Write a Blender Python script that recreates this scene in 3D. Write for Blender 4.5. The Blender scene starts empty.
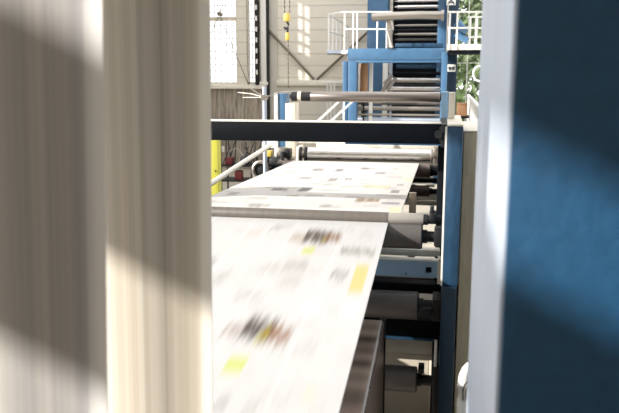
import bpy, bmesh, math, random
import numpy as np
from mathutils import Vector, Matrix
random.seed(7); rng = np.random.default_rng(7)
PI = math.pi
C = bpy.context.scene.collection

# ---------------------------------------------------------------- camera
F = 750.; VX = 445.; HY = 70.; CX, CY = 309.5, 206.5; H = 2.6
th = math.atan((CY-HY)/F); ps = math.atan((VX-CX)/F*math.cos(th))
hx, hy = -math.sin(ps), math.cos(ps)
RR = Vector((math.cos(ps), math.sin(ps), 0))
DD = Vector((hx*math.cos(th), hy*math.cos(th), -math.sin(th)))
UU = Vector((hx*math.sin(th), hy*math.sin(th), math.cos(th)))
def ray(px, py): return DD + RR*((px-CX)/F) - UU*((py-CY)/F)
def atY(px, py, Y):
    v = ray(px, py); t = Y/v.y
    return Vector((v.x*t, Y, H+v.z*t))
def X_(px, py, Y): return atY(px, py, Y).x
def Z_(px, py, Y): return atY(px, py, Y).z
def proj(x, y, z):
    v = Vector((x, y, z-H)); D = v.dot(DD)
    return CX+F*v.dot(RR)/D, CY-F*v.dot(UU)/D
cd = bpy.data.cameras.new('camera'); cam = bpy.data.objects.new('camera', cd); C.objects.link(cam)
cam.matrix_world = Matrix(((RR.x, UU.x, -DD.x, 0), (RR.y, UU.y, -DD.y, 0), (RR.z, UU.z, -DD.z, H), (0, 0, 0, 1)))
cd.sensor_width = 36; cd.lens = 36*F/619; cd.clip_start = .05; cd.clip_end = 200
cd.dof.use_dof = True; cd.dof.focus_distance = 5.6; cd.dof.aperture_fstop = 4.5
bpy.context.scene.camera = cam

# ---------------------------------------------------------------- materials
def lin(c):
    return tuple(((x/255)/12.92 if x/255 <= .04045 else ((x/255+.055)/1.055)**2.4) for x in c)
MATS = {}
def mat(name, rgb, rough=.5, metal=0., var=.0, scale=8., stretch=(1, 1, 1), bump=0., attr=None, bscale=None, coat=0., spec=.5):
    m = bpy.data.materials.new(name); m.use_nodes = True
    n = m.node_tree.nodes; l = m.node_tree.links; b = n['Principled BSDF']
    b.inputs['Roughness'].default_value = rough; b.inputs['Metallic'].default_value = metal
    b.inputs['Specular IOR Level'].default_value = spec
    if coat: b.inputs['Coat Weight'].default_value = coat
    col = lin(rgb)
    if attr:
        a = n.new('ShaderNodeAttribute'); a.attribute_name = attr
        l.new(a.outputs['Color'], b.inputs['Base Color'])
    else:
        b.inputs['Base Color'].default_value = (*col, 1)
    if var or bump:
        tc = n.new('ShaderNodeTexCoord'); mp = n.new('ShaderNodeMapping'); mp.inputs['Scale'].default_value = stretch
        l.new(tc.outputs['Object'], mp.inputs['Vector'])
        nz = n.new('ShaderNodeTexNoise'); nz.inputs['Scale'].default_value = scale; nz.inputs['Detail'].default_value = 5
        l.new(mp.outputs['Vector'], nz.inputs['Vector'])
        if var and not attr:
            r = n.new('ShaderNodeValToRGB')
            lo = [max(0, c*(1-var)) for c in col]; hi = [min(1, c*(1+var)) for c in col]
            r.color_ramp.elements[0].position = .3; r.color_ramp.elements[1].position = .7
            r.color_ramp.elements[0].color = (*lo, 1); r.color_ramp.elements[1].color = (*hi, 1)
            l.new(nz.outputs['Fac'], r.inputs['Fac']); l.new(r.outputs['Color'], b.inputs['Base Color'])
        if bump:
            bp = n.new('ShaderNodeBump'); bp.inputs['Strength'].default_value = bump; bp.inputs['Distance'].default_value = .01
            l.new(nz.outputs['Fac'], bp.inputs['Height']); l.new(bp.outputs['Normal'], b.inputs['Normal'])
    MATS[name] = m
    return m
blue = mat('press_blue_paint', (66, 104, 138), .38, var=.12, scale=5, coat=.15)
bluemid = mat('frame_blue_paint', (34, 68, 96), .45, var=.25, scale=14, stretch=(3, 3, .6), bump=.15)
navy = mat('deep_blue_paint_and_shade', (14, 44, 66), .42, var=.15, scale=20, bump=.12)  # also carries the painted shade of the lower frame post
nearblue = mat('panel_blue_paint', (24, 74, 110), .5, var=.12, scale=30, bump=.25)
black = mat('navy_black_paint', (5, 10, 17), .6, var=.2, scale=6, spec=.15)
dark = mat('dark_machine_steel', (34, 34, 36), .5, metal=.3, var=.3, scale=10)
rubber = mat('charcoal_roller_rubber', (98, 94, 92), .42, metal=.3, var=.1, scale=6)
browng = mat('brown_roller_coating', (96, 82, 76), .4, metal=.2, var=.15, scale=6)
sleevem = mat('pale_roller_sleeve', (172, 166, 158), .45, metal=.3)
steel = mat('polished_steel', (222, 218, 214), .25, metal=1., var=.1, scale=3, stretch=(.3, 4, 4))
satin = mat('satin_steel', (165, 158, 150), .38, metal=.85, var=.06, scale=4, stretch=(.6, 1, 1))
nip = mat('grey_nip_roller_coat', (104, 98, 92), .5, metal=.2, var=.10, scale=5, stretch=(6, .3, .3))
lsteel = mat('light_machined_steel', (190, 200, 215), .42, metal=.35, var=.05, scale=3, stretch=(1, 1, .2))
white = mat('white_rail_paint', (232, 230, 224), .4)
cream = mat('cream_machine_paint', (232, 226, 212), .5, var=.05, scale=4)
beige = mat('beige_panel_paint', (218, 208, 190), .6, var=.08, scale=4)
khaki = mat('khaki_cabinet_paint', (212, 203, 176), .6, var=.12, scale=7, stretch=(4, 4, .6))
yellow = mat('yellow_hoist_paint', (206, 176, 84), .45)
lime = mat('lime_yellow_paint', (182, 178, 66), .5)
red = mat('red_plastic', (104, 34, 34), .5)
brown = mat('brown_kraft_paper', (158, 118, 84), .7, var=.15, scale=4, stretch=(5, 5, .4))
browntan = mat('tan_panel', (196, 178, 156), .5, var=.1, scale=5)
dsatin = mat('dull_bar_steel', (142, 134, 128), .3, metal=.9, var=.06, scale=3)
card = mat('cardboard', (140, 102, 72), .8, var=.1, scale=6)
chain = mat('chain_steel', (120, 112, 100), .4, metal=.7)
plastic = mat('white_plastic', (235, 235, 232), .35)
inkm = mat('print_ink', (60, 66, 72), .6)
paper = mat('printed_newsprint', (230, 226, 220), .75, attr='print', spec=.2)
leaf = mat('leaf_green', (96, 110, 78), .6, var=.5, scale=3)
bluesteel = mat('pale_blue_steel', (150, 186, 218), .3, metal=.35, var=.15, scale=2, stretch=(1.5, 1, 1))
bark = mat('bark', (90, 76, 62), .9, var=.3, scale=8)
lawn = mat('lawn_grass', (150, 172, 110), .9, var=.3, scale=2)
floorm = mat('floor_concrete', (176, 168, 154), .55, var=.12, scale=1.5, bump=.05)
boards = mat('weathered_board_wall', (152, 142, 130), .75, var=.5, scale=6, stretch=(4, 4, .35))
wallm = mat('wall_plaster', (200, 194, 182), .8, var=.04, scale=2)

def cladding(name, rgb, pitch, axis='Z'):
    m = bpy.data.materials.new(name); m.use_nodes = True
    n = m.node_tree.nodes; l = m.node_tree.links; b = n['Principled BSDF']; b.inputs['Roughness'].default_value = .6
    tc = n.new('ShaderNodeTexCoord'); sp = n.new('ShaderNodeSeparateXYZ'); l.new(tc.outputs['Object'], sp.inputs[0])
    mu = n.new('ShaderNodeMath'); mu.operation = 'DIVIDE'; mu.inputs[1].default_value = pitch; l.new(sp.outputs[axis], mu.inputs[0])
    fr = n.new('ShaderNodeMath'); fr.operation = 'FRACT'; l.new(mu.outputs[0], fr.inputs[0])
    r = n.new('ShaderNodeValToRGB'); c = lin(rgb)
    r.color_ramp.elements[0].position = .0; r.color_ramp.elements[0].color = (*[x*.62 for x in c], 1)
    r.color_ramp.elements[1].position = .1; r.color_ramp.elements[1].color = (*c, 1)
    l.new(fr.outputs[0], r.inputs['Fac']); l.new(r.outputs['Color'], b.inputs['Base Color'])
    bp = n.new('ShaderNodeBump'); bp.inputs['Strength'].default_value = .5; bp.inputs['Distance'].default_value = .02
    l.new(r.outputs['Color'], bp.inputs['Height']); l.new(bp.outputs['Normal'], b.inputs['Normal'])
    return m
clad = cladding('beige_wall_cladding', (226, 218, 204), .30)
clad2 = cladding('grey_wall_cassettes', (214, 209, 198), .36)

# ---------------------------------------------------------------- mesh helpers (world coordinates)
class MB:
    def __init__(s): s.bm = bmesh.new()
    def box(s, x0, y0, z0, x1, y1, z1, bev=0.):
        bm = s.bm
        g = bmesh.ops.create_cube(bm, size=1)['verts']
        for v in g: v.co = Vector(((x0+x1)/2+v.co.x*(x1-x0), (y0+y1)/2+v.co.y*(y1-y0), (z0+z1)/2+v.co.z*(z1-z0)))
        if bev:
            es = {e for v in g for e in v.link_edges}
            bmesh.ops.bevel(bm, geom=list(es), offset=bev, segments=2, affect='EDGES', profile=.5)
        return s
    def cyl(s, a, b, r, seg=24, r2=None):
        a = Vector(a); b = Vector(b); d = b-a
        g = bmesh.ops.create_cone(s.bm, cap_ends=True, segments=seg, radius1=r, radius2=r if r2 is None else r2, depth=d.length)['verts']
        M = Matrix.Translation((a+b)/2) @ d.to_track_quat('Z', 'Y').to_matrix().to_4x4()
        for v in g: v.co = M @ v.co
        return s
    def tube(s, pts, r, seg=10):
        pts = [Vector(p) for p in pts]
        rings = []
        for i, p in enumerate(pts):
            t = (pts[min(i+1, len(pts)-1)]-pts[max(i-1, 0)]).normalized()
            q = t.to_track_quat('Z', 'Y')
            rings.append([s.bm.verts.new(p+q @ Vector((r*math.cos(k*2*PI/seg), r*math.sin(k*2*PI/seg), 0))) for k in range(seg)])
        for a, b in zip(rings, rings[1:]):
            for k in range(seg): s.bm.faces.new((a[k], a[(k+1) % seg], b[(k+1) % seg], b[k]))
        s.bm.faces.new(rings[0][::-1]); s.bm.faces.new(rings[-1])
        return s
    def lathe(s, prof, origin, axis='X', seg=28):       # prof: (along, radius)
        o = Vector(origin); rings = []
        for (t, r) in prof:
            ring = []
            for k in range(seg):
                a = 2*PI*k/seg; c, d = r*math.cos(a), r*math.sin(a)
                p = {'X': (t, c, d), 'Y': (c, t, d), 'Z': (c, d, t)}[axis]
                ring.append(s.bm.verts.new(o+Vector(p)))
            rings.append(ring)
        for a, b in zip(rings, rings[1:]):
            for k in range(seg): s.bm.faces.new((a[k], a[(k+1) % seg], b[(k+1) % seg], b[k]))
        s.bm.faces.new(rings[0][::-1]); s.bm.faces.new(rings[-1])
        return s
    def ball(s, c, r, sub=2, sc=(1, 1, 1), jit=0.):
        g = bmesh.ops.create_icosphere(s.bm, subdivisions=sub, radius=r)['verts']
        for v in g:
            k = 1+random.uniform(-jit, jit)
            v.co = Vector((v.co.x*sc[0]*k, v.co.y*sc[1]*k, v.co.z*sc[2]*k))+Vector(c)
        return s
    def prism(s, poly, axis, a, b):                     # poly in the two other axes, extruded a..b along axis
        def P(q, t): return {'X': (t, q[0], q[1]), 'Y': (q[0], t, q[1]), 'Z': (q[0], q[1], t)}[axis]
        A = [s.bm.verts.new(P(q, a)) for q in poly]; B = [s.bm.verts.new(P(q, b)) for q in poly]
        s.bm.faces.new(A[::-1]); s.bm.faces.new(B); n = len(poly)
        for i in range(n): s.bm.faces.new((A[i], A[(i+1) % n], B[(i+1) % n], B[i]))
        return s
    def build(s, name, m, parent=None, base=None, smooth=True):
        bm = s.bm; bmesh.ops.recalc_face_normals(bm, faces=bm.faces)
        if parent is not None: o0 = Vector(parent['_o']) if '_o' in parent else Vector(parent.location)
        elif base is not None: o0 = Vector(base)
        else:
            xs = [v.co for v in bm.verts]
            o0 = Vector(((min(v.x for v in xs)+max(v.x for v in xs))/2, (min(v.y for v in xs)+max(v.y for v in xs))/2, min(v.z for v in xs)))
        for v in bm.verts: v.co -= o0
        for f in bm.faces: f.smooth = smooth
        me = bpy.data.meshes.new(name); bm.to_mesh(me); bm.free()
        if smooth: me.set_sharp_from_angle(angle=math.radians(35))
        me.materials.append(m)
        o = bpy.data.objects.new(name, me); C.objects.link(o)
        if parent is not None:
            o.parent = parent
            WO[o.name] = o0
        else:
            o.location = o0; WO[o.name] = o0
        return o
WO = {}
_build = MB.build
def build(s, name, m, parent=None, base=None, smooth=True):
    if parent is None: return _build(s, name, m, None, base, smooth)
    # children keep their thing's origin
    o0 = WO[parent.name]
    class Q(dict): pass
    parent['_o'] = list(o0); o = _build(s, name, m, parent, None, smooth); del parent['_o']
    return o
MB.build = build
def tag(o, label=None, cat=None, group=None, kind=None):
    if label: o['label'] = label
    if cat: o['category'] = cat
    if group: o['group'] = group
    if kind: o['kind'] = kind
    return o
def thing(name, loc, label, cat, group=None):
    o = bpy.data.objects.new(name, None); C.objects.link(o); o.location = loc; o.empty_display_size = .1
    WO[o.name] = Vector(loc)
    return tag(o, label, cat, group)
def copy_tree(o, parent=None, off=(0, 0, 0)):
    c = o.copy(); C.objects.link(c); c.parent = parent
    for ch in list(o.children): copy_tree(ch, c)
    return c
def pb(mb, x0, y0, x1, y1, Y, dY, bev=0.):              # box whose front face fills a rectangle of the view at distance Y
    xm, ym = (x0+x1)/2, (y0+y1)/2
    return mb.box(X_(x0, ym, Y), Y, Z_(xm, y1, Y), X_(x1, ym, Y), Y+dY, Z_(xm, y0, Y), bev)
def struct(o): return tag(o, kind='structure')

# ---------------------------------------------------------------- print on paper (vertex colours of a fine grid)
def paper_mesh(name, verts_fn, nu, nv, colour, thick=.0012):
    """verts_fn(U,V)->(nu*nv,3) world grid; colour (nv,nu,3) linear"""
    us = np.linspace(0, 1, nu); vs = np.linspace(0, 1, nv)
    P = verts_fn(us, vs)                                # (nv,nu,3)
    me = bpy.data.meshes.new(name)
    o0 = Vector(P.reshape(-1, 3).min(0).tolist())
    # two skins, a real sheet with thickness
    dv = np.gradient(P, axis=0); du = np.gradient(P, axis=1)
    N = np.cross(du, dv); N /= np.linalg.norm(N, axis=2, keepdims=True)+1e-9
    top = P+N*thick/2; bot = P-N*thick/2
    V = np.concatenate([top.reshape(-1, 3), bot.reshape(-1, 3)])-np.array(o0)
    n = nu*nv
    idx = np.arange(n).reshape(nv, nu)
    q = np.stack([idx[:-1, :-1], idx[:-1, 1:], idx[1:, 1:], idx[1:, :-1]], -1).reshape(-1, 4)
    faces = [q, q[:, ::-1]+n]
    def rim(line):
        a, b = line[:-1], line[1:]
        return np.stack([a, a+n, b+n, b], -1)
    faces += [rim(idx[0]), rim(idx[-1][::-1]), rim(idx[:, 0][::-1]), rim(idx[:, -1])]
    Fc = np.concatenate(faces)
    me.from_pydata(V.tolist(), [], Fc.tolist()); me.update()
    ca = me.color_attributes.new('print', 'FLOAT_COLOR', 'POINT')
    col = np.ones((2*n, 4), np.float32); cc = colour.reshape(-1, 3); col[:n, :3] = cc; col[n:, :3] = cc
    ca.data.foreach_set('color', col.ravel())
    me.polygons.foreach_set('use_smooth', [True]*len(me.polygons))
    me.materials.append(paper)
    o = bpy.data.objects.new(name, me); C.objects.link(o); o.location = o0; WO[o.name] = o0
    return o
def smooth1(a, k, axis):
    if k < 2: return a
    ker = np.hanning(k+2)[1:-1]; ker /= ker.sum()
    return np.apply_along_axis(lambda x: np.convolve(np.pad(x, k//2, mode='edge'), ker, 'same')[k//2:k//2+len(x)], axis, a)

# ================================================================ THE HALL
XL, XR = -7.0, 4.2
YB = 19.4
# floor
fl = struct(MB().box(XL-.3, -5.3, -.15, XR+.3, YB+.3, 0).build('floor', floorm))

# side wall on the left, with unseen window openings shaped for the sun bands
def wall_with_holes(name, m, axis, pos, th_, a0, a1, z0, z1, holes):
    """wall in plane axis=pos..pos+th_, spanning a0..a1, holes (a,b,zlo,zhi)"""
    As = sorted({a0, a1, *[h[0] for h in holes], *[h[1] for h in holes]})
    Zs = sorted({z0, z1, *[h[2] for h in holes], *[h[3] for h in holes]})
    mb = MB()
    for i in range(len(As)-1):
        run = None
        for j in range(len(Zs)-1):
            am, zm = (As[i]+As[i+1])/2, (Zs[j]+Zs[j+1])/2
            inside = any(h[0] < am < h[1] and h[2] < zm < h[3] for h in holes)
            if not inside:
                if run is None: run = Zs[j]
            if (inside or j == len(Zs)-2) and run is not None:
                top = Zs[j] if inside else Zs[j+1]
                if axis == 'X': mb.box(pos, As[i], run, pos+th_, As[i+1], top)
                else: mb.box(As[i], pos, run, As[i+1], pos+th_, top)
                run = None
    return struct(mb.build(name, m, smooth=False))
SUNK, SUNY = .5, .6
LW = [(-3.7, -2.35, 4.75, 5.24), (-2.28, -1.05, 3.4, 5.24), (-3.7, -2.35, 5.85, 6.075),        # shaped to cast the foreground sun bands
      (-1.05, 7.4, .9, 5.75), (7.6, 9.4, 1.0, 7.3), (9.8, 13.5, 2.2, 7.0), ]
for (a, b) in ((298.5, 304), (305, 311)):          # unseen slots added to throw sun patches on the clad wall
    ya = YB-SUNY*(X_(b, 40, YB)-XL); yb_ = YB-SUNY*(X_(a, 40, YB)-XL)
    for (c, d) in ((3, 16), (18, 30), (33, 42), (45, 53), (70, 80)):
        o_ = SUNK*(X_((a+b)/2, 40, YB)-XL)
        if a > 304: c, d = c+3, d+3
        LW.append((ya, yb_, Z_(305, d, YB)+o_, Z_(305, c, YB)+o_))
wall_with_holes('wall_left', wallm, 'X', XL-.05, .05, -5, YB, 0, 8.6, LW)
wall_with_holes('wall_right', wallm, 'X', XR, .25, -5, YB, 0, 8.6, [(4, 8, 3.2, 7.2), (8.5, 19.2, 1.2, 8.5)])
wall_with_holes('wall_front', wallm, 'Y', -5.25, .25, XL, XR, 0, 8.6, [])
# ceiling with rooflights
mb = MB()
ys = [-5, 1.6, 2.6, 5.4, 6.8, 7.4, 9.4, 9.9, 12.4, 12.9, 15.2, 15.5, 19.2, YB]
for i in range(0, len(ys)-1, 2): mb.box(XL, ys[i], 8.6, XR, ys[i+1], 8.8)
mb.box(XL, -5, 8.6, XL+1, YB, 8.8); mb.box(XR-1, -5, 8.6, XR, YB, 8.8)
struct(mb.build('ceiling', wallm, smooth=False))

# back walls: a nearer boarded bay with the window on the left, the clad wall further back
YJ = 19.33
xj = X_(266, 60, YJ)
wx0, wx1 = X_(196, 40, YJ), X_(236.5, 40, YJ); wz0, wz1 = Z_(230, 84, YJ), Z_(230, -22, YJ)
vx0, vx1 = X_(246.5, 40, YJ), X_(255, 40, YJ)
wall_with_holes('wall_back_left', clad, 'Y', YJ, .35, XL, xj, 0, 8.6, [(wx0, wx1, wz0, wz1), (vx0, vx1, wz0, wz1)])
struct(MB().box(XL, YJ-.05, .0, xj, YJ, wz0-.12).build('trim_1', boards))
def window(name, x0, x1, z0, z1, y, nx, nz):
    w = MB()
    t = .05
    w.box(x0, y, z0, x0+t, y+.08, z1).box(x1-t, y, z0, x1, y+.08, z1).box(x0, y, z0, x1, y+.08, z0+t).box(x0, y, z1-t, x1, y+.08, z1)
    o = struct(w.build(name, white))
    mm = MB()
    for i in range(1, nx): xx = x0+(x1-x0)*i/nx; mm.box(xx-.010, y+.02, z0+t, xx+.010, y+.06, z1-t)
    for j in range(1, nz): zz = z0+(z1-z0)*j/nz; mm.box(x0+t, y+.02, zz-.005, x1-t, y+.06, zz+.012)
    if nx > 1 or nz > 1: mm.build('window_muntins', white, o)
    return o
w1 = window('window_1', wx0, wx1, wz0, wz1, YJ+.12, 7, 16)
tz = Z_(230, 18.5, YJ)
MB().box(wx0+.05, YJ+.08, tz-.05, wx1-.05, YJ+.2, tz+.05).build('transom', beige, w1)
window('window_2', vx0, vx1, wz0, wz1, YJ+.12, 2, 16)
struct(MB().box(XL, YJ-.16, wz0-.12, xj, YJ+.02, wz0-.02, .01).build('trim_2', cream))
# clad back wall with a glazed opening on the right
gx0, gx1 = X_(449, 60, YB), X_(505, 60, YB); gz0, gz1 = Z_(470, 128, YB), 7.6
sp = [(X_(299, 40, YB)+i*0, 0) for i in range(0)]
wall_with_holes('wall_back', clad, 'Y', YB, .3, xj-.2, XR, 0, 8.6, [(gx0, gx1, gz0, gz1)])
window('window_3', gx0, gx1, gz0, gz1, YB+.1, 3, 4)
struct(MB().box(xj, YJ, 0, xj+.3, YB, 8.6).build('wall_return', wallm))
z82 = Z_(300, 81.5, YB)
struct(MB().box(xj+.3, YB-.16, z82-.10, gx0-.1, YB, z82+.04, .01).build('trim_3', cream))
struct(MB().box(xj+.3, YB-.06, 0, gx0-.1, YB, z82-.1).build('trim_4', clad2))

# white column and the dark cable carrier in front of the bay
cx0, cx1 = X_(260.5, 40, YJ-.15), X_(266, 40, YJ-.15)
struct(MB().box(cx0, YJ-.15, wz0-.1, cx1, YJ-.05, 8.6, .01).box(cx0-.04, YJ-.17, wz0-.02, cx1+.04, YJ-.05, wz0+.06, .01).build('pillar_white', white))
struct(MB().box(cx1+.002, YJ-.14, 0, cx1+.07, YJ-.05, 8.6, .005).build('pillar_dark', dark))
kx0, kx1 = X_(254.8, 40, YJ-.21), X_(258, 40, YJ-.21)
cc = thing('cable_carrier', ((kx0+kx1)/2, YJ-.16, wz0), 'dark vertical cable chain dotted with white clips beside the white pillar', 'cable carrier')
MB().box(kx0, YJ-.21, wz0-.02, kx1, YJ-.06, 8.5, .01).build('channel', dark, cc)
zz = wz0+.25
while zz < 8.0:
    MB().box(kx0+.018, YJ-.225, zz, kx1-.018, YJ-.212, zz+.12).build('clip', white, cc)
    zz += .27
# brace rod in front of the window
br = thing('brace_rod', (X_(219, 14, YJ-.3), YJ-.2, Z_(219, 14, YJ-.3)), 'thin steel brace rods meeting at a round node across the bright window', 'brace')
n0 = atY(219.5, 14, YJ-.15)
MB().cyl(n0-Vector((0, .06, 0)), n0+Vector((0, .16, 0)), .05, 20).build('node_plate', chain, br)
r = MB()
for q in ((214, -8), (227, -8), (249, 86), (211, 34)): r.cyl(n0, atY(q[0], q[1], YJ-.15), .011, 8)
r.build('rod', chain, br)
# V braces on the clad wall
vb = thing('wall_brace', (X_(315, 81, YB-.1), YB-.05, z82), 'grey steel braces forming a V on the beige clad wall', 'brace')
for q in ((266, 27), (372, 28)):
    MB().cyl(atY(314.5 if q[0] < 300 else 316.5, 80, YB-.1), atY(q[0], q[1], YB-.1), .032, 12).build('diagonal', chain, vb)

# ---------------------------------------------------------------- outdoors behind the glazing
struct(MB().box(-4, YB+.4, -.4, 16, 60, -.1).build('ground', lawn))
def bush(x, y, r, label):
    t = thing('tree', (x, y, -.1), label, 'tree')
    MB().cyl((x, y, -.1), (x, y, r*1.2), .1, 10, .06).build('trunk', bark, t)
    f = MB()
    for k in range(int(900*r*r/1.6)):
        a, b = random.uniform(0, 2*PI), math.acos(random.uniform(-1, 1)); q = r*random.uniform(.55, 1)
        c = Vector((x+q*math.sin(b)*math.cos(a), y+q*math.sin(b)*math.sin(a), r*1.4+q*math.cos(b)*1.1))
        n = Vector((random.gauss(0, 1), random.gauss(0, 1), random.gauss(0, 1))).normalized(); u = n.orthogonal().normalized(); w = n.cross(u)
        s = random.uniform(.08, .2)
        vs = [f.bm.verts.new(c+u*s*1.5), f.bm.verts.new(c+w*s*.6), f.bm.verts.new(c-u*s*1.5), f.bm.verts.new(c-w*s*.6)]
        f.bm.faces.new(vs)
    f.build('foliage', leaf, t)
bush(.9, 28.5, 1.35, 'leafy green tree close behind the glazing, nearest the blue tower')
bush(3.2, 36, 3.6, 'tall leafy green tree further off, its crown showing above the right catwalk')

# ================================================================ PRINTING TOWER
YT = 16.0
tw = thing('printing_tower', (X_(395, 62, YT), YT+1, 0), 'tall blue printing tower stacked with steel rollers at the back of the press', 'printing press')
def tp(name, m, rects, dY=.3, Y=YT, bev=.012):
    mb = MB()
    for (a, b, c, d) in rects: pb(mb, a, b, c, d, Y, dY, bev)
    return mb.build(name, m, tw)
tp('cross_beam', blue, [(347.5, 48.3, 444.5, 60)])
tp('beam_flange', blue, [(356, 60.3, 441, 62.8)], dY=.5)
def leg(name, m, x0, x1, y0, Y, dY):                    # a post that runs to the floor
    xa, xb = X_(x0, 80, Y), X_(x1, 80, Y)
    return MB().box(xa, Y, 0, xb, Y+dY, Z_((x0+x1)/2, y0, Y), .01).build(name, m, tw)
leg('post', blue, 348, 356.5, 60.5, YT+.01, .3); leg('post', blue, 441, 447, 52, YT-.02, .35)
leg('post', blue, 342.5, 347.4, 61, YT+.1, .2)
leg('side_column', blue, 366.5, 386.5, -40, YT+1.6, .8)
leg('side_column', navy, 446.5, 456.5, -40, YT+.9, 1.0)
leg('side_column', blue, 436, 445, -40, YT+1.4, .5)
leg('slim_post', white, 369, 372.5, 62, YT+.5, .12); leg('slim_post', white, 382.5, 387.5, 62, YT+1.2, .12); leg('slim_post', lsteel, 389.5, 392, 62, YT+1.3, .1)
leg('slim_post', white, 358.5, 361, 62, YT+.8, .1)
# dark interior behind the rollers
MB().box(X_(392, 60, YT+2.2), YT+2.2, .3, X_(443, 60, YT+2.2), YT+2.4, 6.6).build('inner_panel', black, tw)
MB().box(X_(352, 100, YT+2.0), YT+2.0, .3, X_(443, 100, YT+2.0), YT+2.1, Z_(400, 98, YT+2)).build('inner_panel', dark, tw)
def troll(x0, x1, yc, dp, m, Y, name='roller'):
    z = Z_((x0+x1)/2, yc, Y); r = dp/2*Y/F
    xa, xb = X_(x0, yc, Y), X_(x1, yc, Y)
    return MB().lathe([(xa-.06, r*.35), (xa, r*.35), (xa, r*.96), (xa+.01, r), (xb-.01, r), (xb, r*.96), (xb, r*.35), (xb+.06, r*.35)], (0, Y, z), 'X', 24).build(name, m, tw)
for yc, dp, m, Y in [(-7, 5, steel, YT+1.9), (1, 2.2, steel, YT+1.5), (6.8, 3.6, steel, YT+1.5), (25.5, 2.6, satin, YT+1.7), (30, 2.2, dark, YT+1.8), (34.2, 2.6, satin, YT+1.5), (39.5, 2.4, rubber, YT+1.6)]:
    troll(397.5, 440, yc, dp, m, Y)
tp('blue_rail', bluemid, [(395, 43.2, 443, 47.6)], Y=YT+.8)
tp('blue_rail', bluemid, [(396, 64.5, 440, 68.5)], Y=YT+1.6)
for x0, x1, yc, dp, m, Y in [(391, 440.5, 80.3, 5, steel, YT+1.2), (389, 440, 88.8, 4.4, steel, YT+.9), (354, 440, 108.5, 4.4, satin, YT+.7), (354, 440, 114.8, 2.2, satin, YT+.5),
                             (356, 440, 119.5, 4.4, lsteel, YT+.6), (390, 440, 73.5, 3, black, YT+1.4), (392, 440, 85, 2.2, dark, YT+1.1), (352, 440, 103.5, 3, rubber, YT+.8)]:
    troll(x0, x1, yc, dp, m, Y)
# bearing arms left of the rollers
arm = MB()
for (a, b) in (((382, 92), (392, 75)), ((387, 90), (396, 78)), ((384, 84), (390, 78))):
    arm.cyl(atY(*a, YT+.8), atY(*b, YT+.8), .04, 10)
arm.build('bearing_arm', satin, tw)
# grey duct across the upper stack with its drop pipe
dct = MB().tube([atY(372, 17.5, YT-.1), atY(395, 16, YT-.1), atY(418, 15.2, YT-.1), atY(441, 15.5, YT-.1)], .085, 14)
dct.cyl(atY(441, 15.5, YT-.12), atY(444, 15.5, YT-.12), .11, 16)
dct.build('grey_duct', satin, tw)
MB().tube([atY(386, 17, YT-.05), atY(390, 21, YT-.02), atY(390.5, 30, YT), atY(390, 47.5, YT)], .075, 12).build('drop_pipe', satin, tw)
# plates with printed marks
def plate(x0, y0, x1, y1, Y):
    o = tp('label_plate', white, [(x0, y0, x1, y1)], dY=.02, Y=Y, bev=.003)
    return o
p1 = plate(447.6, 64.5, 455.6, 71.5, YT+.87)
mk = MB()
for cxp in (449.8, 453.3):
    c = atY(cxp, 68, YT+.865); mk.cyl(c-Vector((0, .004, 0)), c+Vector((0, .004, 0)), .035, 14)
pb(mk, 448.6, 69.6, 455, 70.3, YT+.862, .006)
mk.build('mark', inkm, p1)
p2 = plate(446.6, -1, 455.8, 5.2, YT+.87)
mk = MB()
for (a, b) in (((448, 4), (451, 0)), ((451, 0), (454.5, 4)), ((449, 2.4), (453.6, 2.4))): mk.cyl(atY(*a, YT+.866), atY(*b, YT+.866), .012, 8)
mk.build('mark', inkm, p2)
# brown paper reel standing in the tower
rr = thing('paper_reel', (X_(361.5, 75, YT+.5), YT+.5, Z_(361, 96, YT+.5)), 'narrow brown kraft paper roll standing upright behind the tower post', 'paper roll')
za, zb = Z_(361, 92, YT+.5), Z_(361, 63.5, YT+.5)
MB().lathe([(za, .075), (za+.01, .085), (zb-.01, .085), (zb, .075)], (X_(364, 75, YT+.5), YT+.5, 0), 'Z', 20).build('roll', brown, rr)
MB().cyl((X_(364, 75, YT+.5), YT+.5, 0.), (X_(364, 75, YT+.5), YT+.5, zb+.03), .02, 10).build('core_rod', dark, rr)

# catwalks
def rail_set(name, label, xs, ytop, yfloor, Y, group=None, mids=(.5,), thick=.022, dep=.0):
    t = thing(name, (X_(xs[0], yfloor, Y), Y, Z_(xs[0], yfloor, Y)), label, 'catwalk', group)
    return t
lc = thing('catwalk', (X_(345, 50, YT-.2), YT-.2, Z_(345, 52, YT-.2)), 'white railed catwalk with toe board left of the blue tower', 'catwalk')
def posts(t, xs, y0, y1, Y, r=.02, m=white):
    for x in xs:
        MB().cyl(atY(x, y1, Y), Vector((X_(x, y1, Y), Y, Z_(x, y0, Y))), r, 8).build('post', m, t)
def rails(t, x0, x1, ylist, Y, r=.02, m=white, Y2=None, dys=0):
    for y in ylist:
        MB().cyl(atY(x0, y, Y), atY(x1, y+dys, Y if Y2 is None else Y2), r, 8).build('rail', m, t)
posts(lc, (344.5, 353, 357, 377, 386.5), 12, 50, YT+.35, .017); rails(lc, 344.5, 392, (12, 29.3), YT+.35, .016)
for (x, yt, Yk) in ((328.5, 14.5, 16.6), (332.5, 17, 17.1), (336.5, 19, 17.6), (340.5, 21.5, 18.1), (348, 26, 18.9)):
    MB().cyl(atY(x, 50, Yk), Vector((X_(x, 50, Yk), Yk, Z_(x, yt, Yk))), .02, 8).build('post', white, lc)
for y0_, y1_ in ((14.5, 26), (31, 37)):
    MB().cyl(atY(328.5, y0_, 16.6), atY(348, y1_, 18.9), .02, 8).build('rail', white, lc)
MB().cyl(atY(328.5, 14.5, 16.6), atY(345, 12, YT+.35), .02, 8).build('rail', white, lc)
dk = MB(); za = Z_(345, 50.3, YT+.4)
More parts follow.
